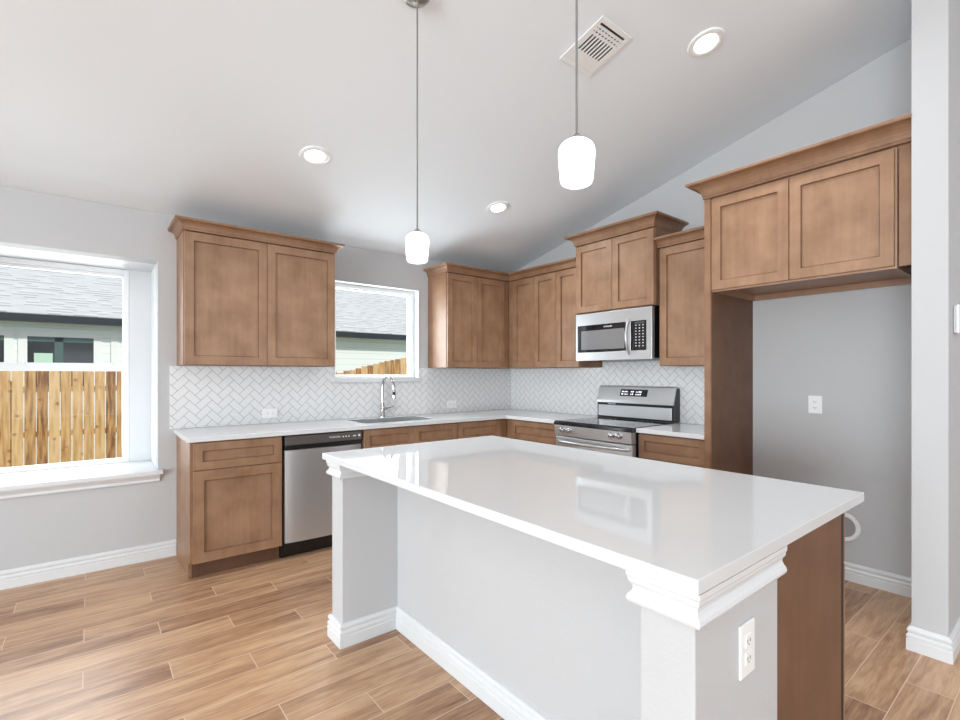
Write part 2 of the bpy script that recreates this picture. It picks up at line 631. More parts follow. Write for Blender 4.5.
def part(name, mb, mat, parent=None, bevel=0, smooth=False, label=None, local=False, loc=None):
    me = bpy.data.meshes.new(name)
    off = Vector((0, 0, 0)) if local else (wloc(parent) if parent else Vector(loc or (0, 0, 0)))
    me.from_pydata([tuple(Vector(v) - off) for v in mb.v], [], mb.f)
    bm = bmesh.new()
    bm.from_mesh(me)
    bmesh.ops.recalc_face_normals(bm, faces=bm.faces)
    bm.to_mesh(me)
    bm.free()
    me.materials.append(mat)
    o = bpy.data.objects.new(name, me)
    COL.objects.link(o)
    if parent:
        o.parent = parent
    elif loc:
        o.location = loc
    if smooth:
        for p in me.polygons:
            p.use_smooth = True
        try:
            me.set_sharp_from_angle(angle=math.radians(40))
        except Exception:
            pass
    if bevel:
        b = o.modifiers.new('soft_edges', 'BEVEL')
        b.width = bevel
        b.segments = 2
        b.limit_method = 'ANGLE'
        b.angle_limit = math.radians(40)
    if label:
        o['label'] = label
    return o


def thing(name, label, cat, loc=(0, 0, 0), group=None, rot=None):
    o = bpy.data.objects.new(name, None)
    o.empty_display_size = 0.1
    COL.objects.link(o)
    o.location = loc
    if rot:
        o.rotation_euler = rot
    o['label'] = label
    o['category'] = cat
    if group:
        o['group'] = group
    return o


def struct(name, mb, mat, label, bevel=0, parent=None):
    o = part(name, mb, mat, parent, bevel)
    if not parent:
        o['kind'] = 'structure'
        o['label'] = label
        o['category'] = name.split('_')[0]
    return o


def text(name, body, size, M, mat, parent, ext=0.0003):
    c = bpy.data.curves.new(name, 'FONT')
    c.body = body
    c.size = size
    c.extrude = ext
    c.align_x = 'CENTER'
    c.align_y = 'CENTER'
    c.materials.append(mat)
    tmp = bpy.data.objects.new('tmp', c)
    COL.objects.link(tmp)
    me = bpy.data.meshes.new_from_object(tmp)
    bpy.data.objects.remove(tmp)
    me.name = name
    o = bpy.data.objects.new(name, me)
    COL.objects.link(o)
    o.parent = parent
    o.matrix_local = Matrix.Translation(-wloc(parent)) @ M
    return o


def frame_on(origin, s, d):
    """local (s, d, z) -> world"""
    s = Vector(s)
    d = Vector(d)
    return Matrix(((s.x, d.x, 0, origin[0]), (s.y, d.y, 0, origin[1]), (0, 0, 1, origin[2]), (0, 0, 0, 1)))


MA = frame_on((0, 0, 0), (1, 0, 0), (0, -1, 0))      # fronts facing -y; s = x, d = -y
MBm = frame_on((0, 0, 0), (0, -1, 0), (-1, 0, 0))    # fronts facing -x; s = -y, d = -x
TEXT_A = Matrix(((1, 0, 0, 0), (0, 0, -1, 0), (0, 1, 0, 0), (0, 0, 0, 1)))           # text readable facing -y
TEXT_B = Matrix(((0, 0, -1, 0), (-1, 0, 0, 0), (0, 1, 0, 0), (0, 0, 0, 1)))          # text readable facing -x

# ------------------------------------------------------------------ room shell
K = 0.237
Z0 = 2.463
RID = -4.9


def cz(y):
    return Z0 - K * y if y >= RID else Z0 - K * RID + K * (y - RID)


struct('floor', MB().box(-12.15, 2.35, -9.95, 0.0, -0.08, 0.0), FLOORM, 'wood-look plank tile floor running along the window wall')

# back wall (window wall) with the bay opening and the sink window opening
BX0, BX1, BZ0, BZ1 = -4.95, -3.40, 0.60, 2.12
SX0, SX1, SZ0, SZ1 = -2.10, -1.235, 1.268, 2.143
w = MB()
w.box(-12.15, BX0, 0, 0.14, -0.08, Z0)
w.box(BX0, BX1, 0, 0.14, -0.08, BZ0)
w.box(BX0, BX1, 0, 0.14, BZ1, Z0)
w.box(BX1, SX0, 0, 0.14, -0.08, Z0)
w.box(SX0, SX1, 0, 0.14, -0.08, SZ0)
w.box(SX0, SX1, 0, 0.14, SZ1, Z0)
w.box(SX1, 0.14, 0, 0.14, -0.08, Z0)
struct('wall_back', w, WALLM, 'light grey painted wall holding the two windows')
# bay niche: cheeks, head and the strips around the window in the outer plane
WX0, WX1, WZ0, WZ1 = -4.81, -3.541, 0.6325, 2.118
w = MB()
w.box(BX0 - 0.12, BX0, 0.14, 0.62, BZ0 - 0.1, BZ1 + 0.1)
w.box(BX1, BX1 + 0.12, 0.14, 0.62, BZ0 - 0.1, BZ1 + 0.1)
w.box(BX0, BX1, 0.14, 0.62, BZ1, BZ1 + 0.1)
w.box(BX0, BX1, 0.14, 0.62, BZ0 - 0.1, BZ0 - 0.001)
w.box(WX1 + 0.001, BX1, 0.5, 0.62, BZ0, BZ1)
w.box(BX0, WX0 - 0.001, 0.5, 0.62, BZ0, BZ1)
struct('wall_niche', w, TRIM, 'white lined recess around the large left window')


def wall_yz(y0, y1, zb=-0.08):
    pts = [(y0, zb), (y1, zb), (y1, cz(y1))]
    if (y0 - RID) * (y1 - RID) < 0:
        pts.append((RID, cz(RID)))
    pts.append((y0, cz(y0)))
    return pts


struct('wall_right', MB().prism(wall_yz(-3.621, 0.0), 0.0, 0.14, 0), WALLM, 'grey wall behind the range and the refrigerator space')
struct('wall_alcove', MB().prism(wall_yz(-3.749, -3.6212), -0.72, 2.2, 0), WALLM, 'narrow light wall end closing the refrigerator space')
struct('wall_east', MB().prism(wall_yz(-9.8, -3.7492), 2.2, 2.35, 0), WALLM, 'grey side wall of the next room')
w = MB()
LY0, LY1 = -8.1, -3.3  # unseen opening, placed and sized for the left fill lamp
w.prism(wall_yz(-9.8, LY0), -12.15, -12.0, 0)
w.prism(wall_yz(LY1, -0.0002), -12.15, -12.0, 0)
w.box(-12.15, -12.0, LY0, LY1, -0.08, 0.10)
w.prism([(LY0, 2.30), (LY1, 2.30), (LY1, cz(LY1)), (RID, cz(RID)), (LY0, cz(LY0))], -12.15, -12.0, 0)
struct('wall_left', w, WALLM, 'grey living side wall with a wide opening added for the fill lamp')
w = MB()
w.box(-12.15, -6.15, -9.95, -9.8, -0.08, cz(-9.8))
w.box(2.05, 2.35, -9.95, -9.8, -0.08, cz(-9.8))
w.box(-6.15, 2.05, -9.95, -9.8, -0.08, 0.28)  # out-of-view opening cut to let the rear fill lamp in
w.box(-6.15, 2.05, -9.95, -9.8, 2.40, cz(-9.8))
struct('wall_rear', w, WALLM, 'grey rear wall with an unseen opening made for the fill lamp')
poly = [(0.14, cz(0.14) + 0.002), (RID, cz(RID) + 0.002), (-9.95, cz(-9.95) + 0.002), (-9.95, cz(-9.95) + 0.12), (RID, cz(RID) + 0.12), (0.14, cz(0.14) + 0.12)]
struct('ceiling', MB().prism(poly, -12.15, 2.35, 0), CEILM, 'white vaulted ceiling sloping up from the window wall')

# baseboards: (offset, z) profile
BASE = [(0, 0), (0.017, 0), (0.017, 0.052), (0.0135, 0.055), (0.0135, 0.060), (0.0165, 0.063), (0.0165, 0.072), (0.0085, 0.081), (0.0085, 0.086), (0.0145, 0.091), (0.0145, 0.100), (0.008, 0.110), (0.0, 0.113)]
E_ = 0.0005
struct('baseboard_back', MB().sweep([(-11.99, -E_), (-3.2875, -E_)], BASE, 1), TRIM, 'white moulded baseboard under the large left window')
struct('baseboard_right', MB().sweep([(-E_, -2.6215), (-E_, -3.6205), (-0.7205, -3.6205), (-0.7205, -3.7495), (2.19, -3.7495)], BASE, 1), TRIM,
       'white moulded baseboard around the refrigerator space and wall end')

# ---- window 1 (bay)
def hung_window(name, x0, x1, z0, z1, y, fw, rail, label, zr=None):
    o = bpy.data.objects.new(name, None)
    COL.objects.link(o)
    o.location = ((x0 + x1) / 2, y, z0)
    o['kind'] = 'structure'
    o['label'] = label
    o['category'] = 'window'
    f = MB()
    f.box(x0, x0 + fw, y, y + 0.08, z0, z1)
    f.box(x1 - fw, x1, y, y + 0.08, z0, z1)
    f.box(x0 + fw, x1 - fw, y, y + 0.08, z0, z0 + fw * 0.5)
    f.box(x0 + fw, x1 - fw, y, y + 0.08, z1 - fw, z1)
    part('window_frame', f, VINYL, o, 0.002)
    a, b, c, d = x0 + fw, x1 - fw, z0 + fw * 0.5, z1 - fw

    def sash(nm, za, zb, yy, t, tb):
        s = MB()
        s.box(a, a + t, yy, yy + 0.03, za, zb)
        s.box(b - t, b, yy, yy + 0.03, za, zb)
        s.box(a + t, b - t, yy, yy + 0.03, za, za + tb[0])
        s.box(a + t, b - t, yy, yy + 0.03, zb - tb[1], zb)
        so = part(nm, s, VINYL, o, 0.002)
        part('pane', MB().add([(a + t, yy + 0.014, za + tb[0]), (b - t, yy + 0.014, za + tb[0]), (b - t, yy + 0.014, zb - tb[1]), (a + t, yy + 0.014, zb - tb[1])], [(0, 1, 2, 3)]), GLASS, so)
        return so
    if zr:
        sash('lower_sash', c, zr[1], y + 0.012, 0.010, (0.018, zr[1] - zr[0]))
        sash('upper_sash', zr[0] + 0.01, d, y + 0.044, 0.005, (0.03, 0.02))
        lk = MB()
        for xx in (x1 - 0.13, x0 + 0.13, x1 - 0.62):
            lk.box(xx - 0.022, xx + 0.022, y + 0.002, y + 0.012, zr[1] - 0.012, zr[1] + 0.006)
        part('sash_lock', lk, VINYL, o)
    else:
        sash('sash', c, d, y + 0.02, 0.012, (0.012, 0.012))
    return o


hung_window('window_1', WX0, WX1, WZ0, WZ1, 0.5, 0.033, None, 'large white single-hung window in the recess, lawn fence beyond', (1.335, 1.395))
# sill shelf + apron
s = MB()
s.box(BX0 + 0.001, BX1 - 0.001, 0.0, 0.499, BZ0 + 0.001, 0.632)
s.box(BX0 - 0.03, BX1 + 0.03, -0.045, -0.0005, BZ0 + 0.003, 0.632)
struct('trim_1', s, TRIM, 'deep white window sill ledge of the left recess', 0.004)
AP = [(0, 0.548), (0.010, 0.548), (0.016, 0.556), (0.014, 0.570), (0.022, 0.584), (0.033, 0.596), (0.035, 0.602), (0, 0.602)]
struct('trim_2', MB().sweep([(BX0 - 0.02, -E_), (BX1 + 0.012, -E_)], AP, 1), TRIM, 'white moulded apron under the left window sill')

# ---- window 2 (over the sink)
hung_window('window_2', SX0 + 0.0065, SX1 - 0.0065, SZ0 + 0.0125, SZ1 - 0.0065, 0.075, 0.036, None, 'small white fixed window above the sink')
c = MB()
cw = 0.006
c.box(SX0 + 0.0005, SX0 + cw, -0.009, 0.074, SZ0 + 0.012, SZ1 - 0.0005)
c.box(SX1 - cw, SX1 - 0.0005, -0.009, 0.074, SZ0 + 0.012, SZ1 - 0.0005)
c.box(SX0 + cw, SX1 - cw, -0.009, 0.074, SZ1 - 0.006, SZ1 - 0.0005)
struct('trim_3', c, TRIM, 'white jamb lining around the window above the sink', 0.002)
struct('trim_4', MB().box(SX0 - 0.012, SX1 + 0.012, -0.022, -0.0085, SZ0 - 0.030, SZ0 + 0.011).box(SX0 + 0.0005, SX1 - 0.0005, -0.0085, 0.14, SZ0 + 0.0005, SZ0 + 0.011), TRIM,
       'narrow white sill under the window above the sink', 0.002)

# ---- herringbone backsplash (thin real tile layer)
t = MB()
t.box(-3.33, SX0 - 0.0005, -0.008, -0.0005, 0.9155, 1.3735)
t.box(SX0 - 0.0005, SX1 + 0.0005, -0.008, -0.0005, 0.9155, SZ0 - 0.031)
t.box(SX1 + 0.0005, -0.0085, -0.008, -0.0005, 0.9155, 1.3735)
o = struct('wall_back_tiles', t, TILEX, 'white herringbone tile backsplash below the sink window')
t = MB()
t.box(-0.008, -0.0005, -2.5785, -0.0005, 0.9155, 1.3735)
t.box(-0.008, -0.0005, -2.066, -1.2885, 1.3735, 1.425)
o = struct('wall_right_tiles', t, TILEY, 'white herringbone tile backsplash behind the range')

# ------------------------------------------------------------------ cabinets
def crown_prof(z, h, p):
    pts = [(-0.03, z), (0.006, z), (0.006, z + 0.012)]
    for i in range(7):
        a = i / 6 * math.pi / 2
        pts.append((0.010 + (p - 0.018) * (1 - math.cos(a)), z + 0.016 + (h - 0.034) * math.sin(a)))
    pts += [(p - 0.003, z + h - 0.016), (p, z + h - 0.010), (p, z + h), (-0.03, z + h)]
    return pts


def wall_cab(name_label, M, s0, s1, z0, z1, depth, doors, loc, crown, stiles=(), bottom=True, fillers=()):
    """doors: list of (s0, s1); depth of carcass; fronts 20 mm proud"""
    t = thing('wall_cabinet', name_label, 'cabinet', loc)
    part('body', MB(M).box(s0, s1, 0.001, depth, z0, z1), WOOD, t, 0.001)
    for (a, b, za, zb) in doors:
        part('door', MB(M).door(a, b, za, zb, depth + 0.0015, depth + 0.02), WOODP, t)
    for (a, b, za, zb) in fillers:
        part('filler_strip', MB(M).box(a, b, depth - 0.004, depth + 0.008, za, zb), WOOD, t)
    if crown:
        path, z, h, p, kw = crown
        part('crown_molding', MB().sweep(path, crown_prof(z, h, p), -1, **kw), WOOD, t)
    return t


UZ0, UZ1 = 1.376, 2.290
# left wall cabinet between the windows
wall_cab('two-door wall cabinet between the two windows', MA, -3.285, -2.226, UZ0, UZ1, 0.32,
         [(-3.280, -2.752, UZ0 + 0.003, UZ1 - 0.010), (-2.748, -2.231, UZ0 + 0.003, UZ1 - 0.010)], (-2.755, -0.17, UZ0),
         ([(-2.226, -0.0005), (-2.226, -0.342), (-3.285, -0.342), (-3.285, -0.0005)], UZ1 - 0.002, 0.072, 0.056, {}))
# corner cabinet on the window wall
wall_cab('wall cabinet in the corner right of the sink window, side panel lit', MA, -1.125, -0.3225, UZ0, UZ1, 0.32,
         [(-1.120, -0.762, UZ0 + 0.003, UZ1 - 0.010), (-0.758, -0.400, UZ0 + 0.003, UZ1 - 0.010)], (-0.73, -0.17, UZ0),
         ([(-0.342, -0.342), (-1.125, -0.342), (-1.125, -0.0005)], UZ1 - 0.002, 0.072, 0.056, dict(pre=(-0.342, -0.5))),
         fillers=[(-0.398, -0.334, UZ0 + 0.002, UZ1 - 0.010)])
# cabinet on the range wall, corner to microwave
wall_cab('three-door wall cabinet between the corner and the microwave', MBm, 0.001, 1.283, UZ0, UZ1, 0.32,
         [(0.402, 0.709, UZ0 + 0.003, UZ1 - 0.010), (0.713, 1.002, UZ0 + 0.003, UZ1 - 0.010), (1.006, 1.280, UZ0 + 0.003, UZ1 - 0.010)], (-0.17, -0.8, UZ0),
         ([(-0.342, -1.283), (-0.342, -0.342)], UZ1 - 0.002, 0.072, 0.056, dict(post=(-0.5, -0.342))),
         fillers=[(0.336, 0.399, UZ0 + 0.002, UZ1 - 0.010)])
# cabinet over the microwave (taller, deeper)
TZ1 = 2.452
wall_cab('raised deeper two-door cabinet directly above the microwave', MBm, 1.2845, 2.060, 1.850, TZ1, 0.37,
         [(1.289, 1.671, 1.853, TZ1 - 0.010), (1.675, 2.056, 1.853, TZ1 - 0.010)], (-0.2, -1.67, 1.85),
         ([(-0.0005, -2.060), (-0.392, -2.060), (-0.392, -1.2845), (-0.0005, -1.2845)], TZ1 - 0.002, 0.088, 0.072, {}))
# cabinet right of the microwave
wall_cab('single-door wall cabinet between the microwave and the refrigerator panel', MBm, 2.072, 2.5775, UZ0, UZ1, 0.32,
         [(2.077, 2.574, UZ0 + 0.003, UZ1 - 0.010)], (-0.17, -2.32, UZ0),
         ([(-0.342, -2.5775), (-0.342, -2.065)], UZ1 - 0.002, 0.072, 0.056, {}))

# refrigerator end panel (floor to crown)
t = thing('refrigerator_end_panel', 'tall brown side panel right of the range counter, floor to crown', 'panel', (-0.32, -2.6, 0))
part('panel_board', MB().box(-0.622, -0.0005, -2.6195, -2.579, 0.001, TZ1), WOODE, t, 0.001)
part('face_strip', MB().box(-0.640, -0.6225, -2.6195, -2.579, 0.001, TZ1), WOOD, t, 0.001, label='lighter front strip')

# cabinet over refrigerator space
FZ0 = 1.852
t = thing('wall_cabinet', 'large two-door cabinet above the empty refrigerator space', 'cabinet', (-0.31, -3.1, FZ0))
b = MB()
b.box(-0.620, -0.0005, -3.550, -2.6205, FZ0 + 0.03, TZ1)
b.box(-0.620, -0.602, -3.550, -2.6205, FZ0 - 0.008, FZ0 + 0.03)
b.box(-0.020, -0.0005, -3.6205, -2.6205, FZ0 - 0.008, FZ0 + 0.03)
b.box(-0.602, -0.020, -2.6385, -2.6205, FZ0 - 0.008, FZ0 + 0.03)
b.box(-0.602, -0.020, -3.550, -3.532, FZ0 - 0.008, FZ0 + 0.03)
part('body', b, WOODI, t)
part('door', MB(MBm).door(2.625, 3.070, FZ0 + 0.003, TZ1 - 0.014, 0.6215, 0.640), WOODP, t)
part('door', MB(MBm).door(3.074, 3.541, FZ0 + 0.003, TZ1 - 0.014, 0.6215, 0.640), WOODP, t)
part('filler_strip', MB().box(-0.624, -0.605, -3.6205, -3.5565, FZ0, TZ1), WOOD, t)
part('crown_molding', MB().sweep([(-0.642, -3.6205), (-0.642, -2.579), (-0.0005, -2.579)], crown_prof(TZ1 + 0.001, 0.102, 0.085), -1), WOOD, t)


# ---- base cabinets
def base_cab(label, M, s0, s1, fronts, loc, depth=0.60, side_to_floor=False, name='base_cabinet', fillers=(), hollow=False):
    t = thing(name, label, 'cabinet', loc)
    b = MB(M)
    if hollow:
        b.box(s0, s0 + 0.018, 0.001, depth, 0.105, 0.8825)
        b.box(s1 - 0.018, s1, 0.001, depth, 0.105, 0.8825)
        b.box(s0 + 0.018, s1 - 0.018, 0.001, depth, 0.105, 0.123)
        b.box(s0 + 0.018, s1 - 0.018, 0.001, 0.013, 0.123, 0.8825)
        b.box(s0 + 0.018, s1 - 0.018, depth - 0.018, depth, 0.123, 0.8825)
    else:
        b.box(s0, s1, 0.001, depth, 0.105, 0.8825)
    if side_to_floor:
        b.box(s0, s0 + 0.018, 0.001, depth - 0.055, 0.001, 0.105)
    part('body', b, WOOD, t)
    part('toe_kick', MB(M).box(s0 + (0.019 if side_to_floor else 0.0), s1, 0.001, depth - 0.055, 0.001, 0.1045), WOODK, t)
    for (nm, a, b_, za, zb, rail) in fronts:
        part(nm, MB(M).door(a, b_, za, zb, depth + 0.0015, depth + 0.02, rail), WOODP, t)
    for (a, b_, za, zb) in fillers:
        part('filler_strip', MB(M).box(a, b_, depth + 0.0005, depth + 0.008, za, zb), WOOD, t)
    return t


base_cab('base cabinet with one drawer over one door at the counter end near the left window', MA, -3.285, -2.724,
         [('drawer_front', -3.268, -2.728, 0.700, 0.874, 0.052), ('door', -3.268, -2.728, 0.110, 0.694, 0.062)], (-3.0, -0.3, 0), side_to_floor=True)
base_cab('wide sink base cabinet right of the dishwasher', MA, -2.112, -1.2005,
         [('drawer_front', -2.108, -1.658, 0.700, 0.874, 0.048), ('drawer_front', -1.654, -1.204, 0.700, 0.874, 0.048),
          ('door', -2.108, -1.658, 0.110, 0.694, 0.057), ('door', -1.654, -1.204, 0.110, 0.694, 0.057)], (-1.66, -0.3, 0), hollow=True)
base_cab('base cabinet between the sink base and the inside corner', MA, -1.1995, -0.6025,
         [('drawer_front', -1.196, -0.690, 0.700, 0.874, 0.048), ('door', -1.196, -0.690, 0.110, 0.694, 0.057)], (-0.9, -0.3, 0),
         fillers=[(-0.688, -0.615, 0.110, 0.874)])
base_cab('base cabinet left of the range running into the corner', MBm, 0.001, 1.2955,
         [('drawer_front', 0.69, 1.292, 0.700, 0.874, 0.048), ('door', 0.69, 1.292, 0.110, 0.694, 0.057)], (-0.3, -0.65, 0),
         fillers=[(0.625, 0.688, 0.110, 0.874)])
base_cab('short base cabinet between the range and the refrigerator panel', MBm, 2.0725, 2.5785,
         [('drawer_front', 2.076, 2.575, 0.700, 0.874, 0.048), ('door', 2.076, 2.575, 0.110, 0.694, 0.057)], (-0.3, -2.33, 0))

# ---- countertops
KX0, KX1, KY0, KY1 = -2.045, -1.365, -0.515, -0.125   # sink cut-out
CT = 0.9145
CB = 0.8835
t = MB()
xs = [-3.305, KX0, KX1, -0.643]
CD = 0.643
vs = [(-3.305, 0), (KX0, 0), (KX1, 0), (-0.0005, 0), (-0.0005, -1.2985), (-CD, -1.2985), (-CD, -CD), (KX1, -CD), (KX0, -CD), (-3.305, -CD),
      (KX0, KY0), (KX1, KY0), (KX1, KY1), (KX0, KY1), (-CD, 0)]
fc = [(0, 1, 13, 10, 8, 9), (1, 2, 12, 13), (10, 11, 7, 8), (2, 14, 6, 7, 11, 12), (14, 3, 4, 5, 6)]
bm = bmesh.new()
bv = [bm.verts.new((p[0], p[1] - 0.0005 if p[1] == 0 else p[1], CT)) for p in vs]
for f in fc:
    bm.faces.new([bv[i] for i in f][::-1])
bmesh.ops.recalc_face_normals(bm, faces=bm.faces)
ret = bmesh.ops.extrude_face_region(bm, geom=bm.faces[:])
for g in ret['geom']:
    if isinstance(g, bmesh.types.BMVert):
        g.co.z = CB
bmesh.ops.recalc_face_normals(bm, faces=bm.faces)
m_ = MB()
bm.verts.ensure_lookup_table()
for i, v in enumerate(bm.verts):
    v.index = i
m_.v = [tuple(v.co) for v in bm.verts]
m_.f = [tuple(v.index for v in f.verts) for f in bm.faces]
bm.free()
o = part('countertop', m_, QUARTZ, None, 0.002, loc=(-1.6, -0.3, CB))
o['label'] = 'L-shaped white quartz countertop along the window wall with the sink'
o['category'] = 'countertop'
o = part('countertop', MB().box(-CD, -0.0005, -2.5785, -2.0695, CB, CT), QUARTZ, None, 0.002, loc=(-0.32, -2.32, CB))
o['label'] = 'short white quartz countertop between range and refrigerator panel'
o['category'] = 'countertop'

# ---- sink
t = thing('kitchen_sink', 'stainless undermount sink set in the counter below the window', 'sink', ((KX0 + KX1) / 2, (KY0 + KY1) / 2, 0.68))
s = MB()
g = 0.004
a, b_, c_, d_ = KX0 + g, KX1 - g, KY0 + g, KY1 - g
zb = 0.69
s.box(a, b_, c_, d_, zb - 0.003, zb)
s.box(a - 0.003, a, c_ - 0.003, d_ + 0.003, zb - 0.003, 0.9125)
s.box(b_, b_ + 0.003, c_ - 0.003, d_ + 0.003, zb - 0.003, 0.9125)
s.box(a, b_, c_ - 0.003, c_, zb - 0.003, 0.9125)
s.box(a, b_, d_, d_ + 0.003, zb - 0.003, 0.9125)
part('bowl', s, STEELX, t)
part('drain', MB().lathe([(0.0, zb + 0.001), (0.03, zb + 0.001), (0.042, zb + 0.004), (0.045, zb + 0.0015)], ((a + b_) / 2, (c_ + d_) / 2, 0), 24, False, False), CHROME, t, smooth=True)

# ---- faucet
FX, FY = -1.668, -0.075
t = thing('faucet', 'chrome gooseneck pull-down faucet standing behind the sink', 'faucet', (FX, FY, CT))
part('faucet_body', MB().lathe([(0.027, CT), (0.027, CT + 0.012), (0.021, CT + 0.02), (0.019, CT + 0.12), (0.014, CT + 0.135)], (FX, FY, 0), 24), CHROME, t, smooth=True)
pts = [(FX, FY, CT + 0.12), (FX, FY, 1.20)]
R_ = 0.092
for i in range(1, 15):
    a = math.pi * i / 14
    pts.append((FX + 0.010 * i / 14, FY - R_ + R_ * math.cos(a), 1.20 + R_ * math.sin(a)))
pts.append((FX + 0.014, FY - 2 * R_ - 0.002, 1.165))
part('spout', MB().tube(pts, 0.0135, 14), CHROME, t, smooth=True)
p0 = Vector(pts[-1])
part('spray_head', MB().tube([p0 + Vector((0, 0, 0.012)), p0, p0 + Vector((0.001, -0.002, -0.05)), p0 + Vector((0.001, -0.004, -0.078))], [0.014, 0.017, 0.019, 0.016], 16), CHROME, t, smooth=True)
part('spray_button', MB().box(p0.x - 0.02, p0.x + 0.004, p0.y - 0.026, p0.y - 0.014, p0.z - 0.04, p0.z - 0.012), BLACK, t, 0.003)
part('lever_handle', MB().tube([(FX + 0.012, FY, CT + 0.075), (FX + 0.045, FY, CT + 0.08), (FX + 0.05, FY - 0.004, CT + 0.082), (FX + 0.115, FY - 0.015, CT + 0.10)], [0.013, 0.012, 0.006, 0.0045], 12), CHROME, t, smooth=True)

# ------------------------------------------------------------------ dishwasher
DX0, DX1 = -2.718, -2.118
t = thing('dishwasher', 'stainless dishwasher with dark top control strip under the counter', 'dishwasher', ((DX0 + DX1) / 2, -0.3, 0))
part('cabinet_box', MB().box(DX0, DX1, -0.565, -0.03, 0.10, 0.878), BLACK, t)
part('kick_plate', MB().box(DX0, DX1, -0.555, -0.50, 0.004, 0.0995), BLACK, t)
# bowed steel door
nseg = 20
vs = []
fs = []
za, zb_ = 0.118, 0.772
for i in range(nseg + 1):
    u = i / nseg
    x = DX0 + 0.013 + (DX1 - DX0 - 0.023) * u
    e = min(u, 1 - u)
    bow = 0.020 * (1 - (2 * u - 1) ** 2) ** 0.5 + 0.012
    y = -0.596 - bow
    vs += [(x, y, za), (x, y, zb_), (x, -0.570, za), (x, -0.570, zb_)]
for i in range(nseg):
    a = 4 * i
    b_ = a + 4
    fs += [(a, b_, b_ + 1, a + 1), (a + 2, a + 3, b_ + 3, b_ + 2), (a, a + 2, b_ + 2, b_), (a + 1, b_ + 1, b_ + 3, a + 3)]
fs += [(0, 1, 3, 2), (4 * nseg, 4 * nseg + 2, 4 * nseg + 3, 4 * nseg + 1)]
part('door', MB().add(vs, fs), STEELX, t, smooth=True)
part('handle_recess', MB().box(DX0 + 0.012, DX1 - 0.010, -0.606, -0.570, 0.776, 0.806), BLACK, t)
cp = part('control_panel', MB().box(DX0 + 0.012, DX1 - 0.010, -0.622, -0.570, 0.808, 0.872), PANELGREY, t, 0.003)
text('lettering', 'FRIGIDAIRE', 0.017, Matrix.Translation((-2.345, -0.6226, 0.842)) @ TEXT_A, MARKW, cp)
for i, dx in enumerate((0.0, 0.022, 0.045, 0.085, 0.097)):
    part('button', MB().box(-2.285 + dx, -2.275 + dx, -0.6232, -0.6222, 0.836, 0.845), MARKW, cp)
part('power_button', MB().box(-2.158, -2.142, -0.6235, -0.6222, 0.834, 0.850), MARKW, cp)

# ------------------------------------------------------------------ range
RY0, RY1 = -2.064, -1.303
rc = (RY0 + RY1) / 2
t = thing('range', 'freestanding stainless electric range with black glass cooktop', 'range', (-0.33, rc, 0))
part('body', MB().box(-0.625, -0.012, RY0, RY1, 0.02, 0.895), BLACK, t)
part('cooktop', MB().prism([(-0.690, 0.884), (-0.690, 0.906), (-0.685, 0.914), (-0.672, 0.9185), (-0.112, 0.9185), (-0.112, 0.8955), (-0.626, 0.8955), (-0.626, 0.884)], RY0 - 0.0015, RY1 + 0.0015, 1), GLASSBLK, t, 0.002)
# burner rings printed on glass
ck = bpy.data.objects['cooktop']
RINGM = simple('printed_ring', (0.25, 0.25, 0.25), 0.3)
for (bx, by, br) in ((-0.52, rc - 0.19, 0.105), (-0.52, rc + 0.19, 0.085), (-0.26, rc - 0.19, 0.085), (-0.26, rc + 0.19, 0.105)):
    for rr_ in (br, br * 0.62):
        rg = MB().lathe([(rr_ - 0.0015, 0.9188), (rr_ - 0.0015, 0.9190), (rr_ + 0.0015, 0.9190), (rr_ + 0.0015, 0.9188)], (bx, by, 0), 40, False, False)
        part('burner_ring', rg, RINGM, ck)
# sloped control fascia with knobs
part('control_fascia', MB().prism([(-0.689, 0.883), (-0.627, 0.883), (-0.627, 0.796), (-0.682, 0.796)], RY0 + 0.004, RY1 - 0.004, 1), STEELY, t, 0.002)
for dy in (-0.100, -0.172):
    kn = MB().lathe([(0.024, 0.0), (0.024, 0.006), (0.019, 0.010), (0.017, 0.028), (0.013, 0.031), (0, 0.031)], (0, 0, 0), 24, True, False)
    kn.v = [(-0.6875 - v[2], RY1 + dy + v[0], 0.849 + v[1]) for v in kn.v]
    part('knob', kn, CHROME, t, smooth=True)
for dy in (0.105, 0.172):
    kn = MB().lathe([(0.024, 0.0), (0.024, 0.006), (0.019, 0.010), (0.017, 0.028), (0.013, 0.031), (0, 0.031)], (0, 0, 0), 24, True, False)
    kn.v = [(-0.6875 - v[2], RY0 + dy + v[0], 0.849 + v[1]) for v in kn.v]
    part('knob', kn, CHROME, t, smooth=True)
dr = part('oven_door', MB().box(-0.672, -0.628, RY0 + 0.004, RY1 - 0.004, 0.235, 0.788), STEELY, t, 0.004)
part('oven_window', MB().box(-0.6735, -0.6722, RY0 + 0.12, RY1 - 0.12, 0.36, 0.62), GLASSBLK, dr)
hp = []
for i in range(17):
    u = i / 16
    hp.append((-0.690 - 0.042 * math.sin(math.pi * u) ** 0.6 if 0 < i < 16 else -0.673, RY0 + 0.03 + (RY1 - RY0 - 0.06) * u, 0.752))
part('door_handle', MB().tube(hp, 0.012, 12), STEELY, dr, smooth=True)
part('storage_drawer', MB().box(-0.668, -0.628, RY0 + 0.004, RY1 - 0.004, 0.06, 0.228), STEELY, t, 0.004)
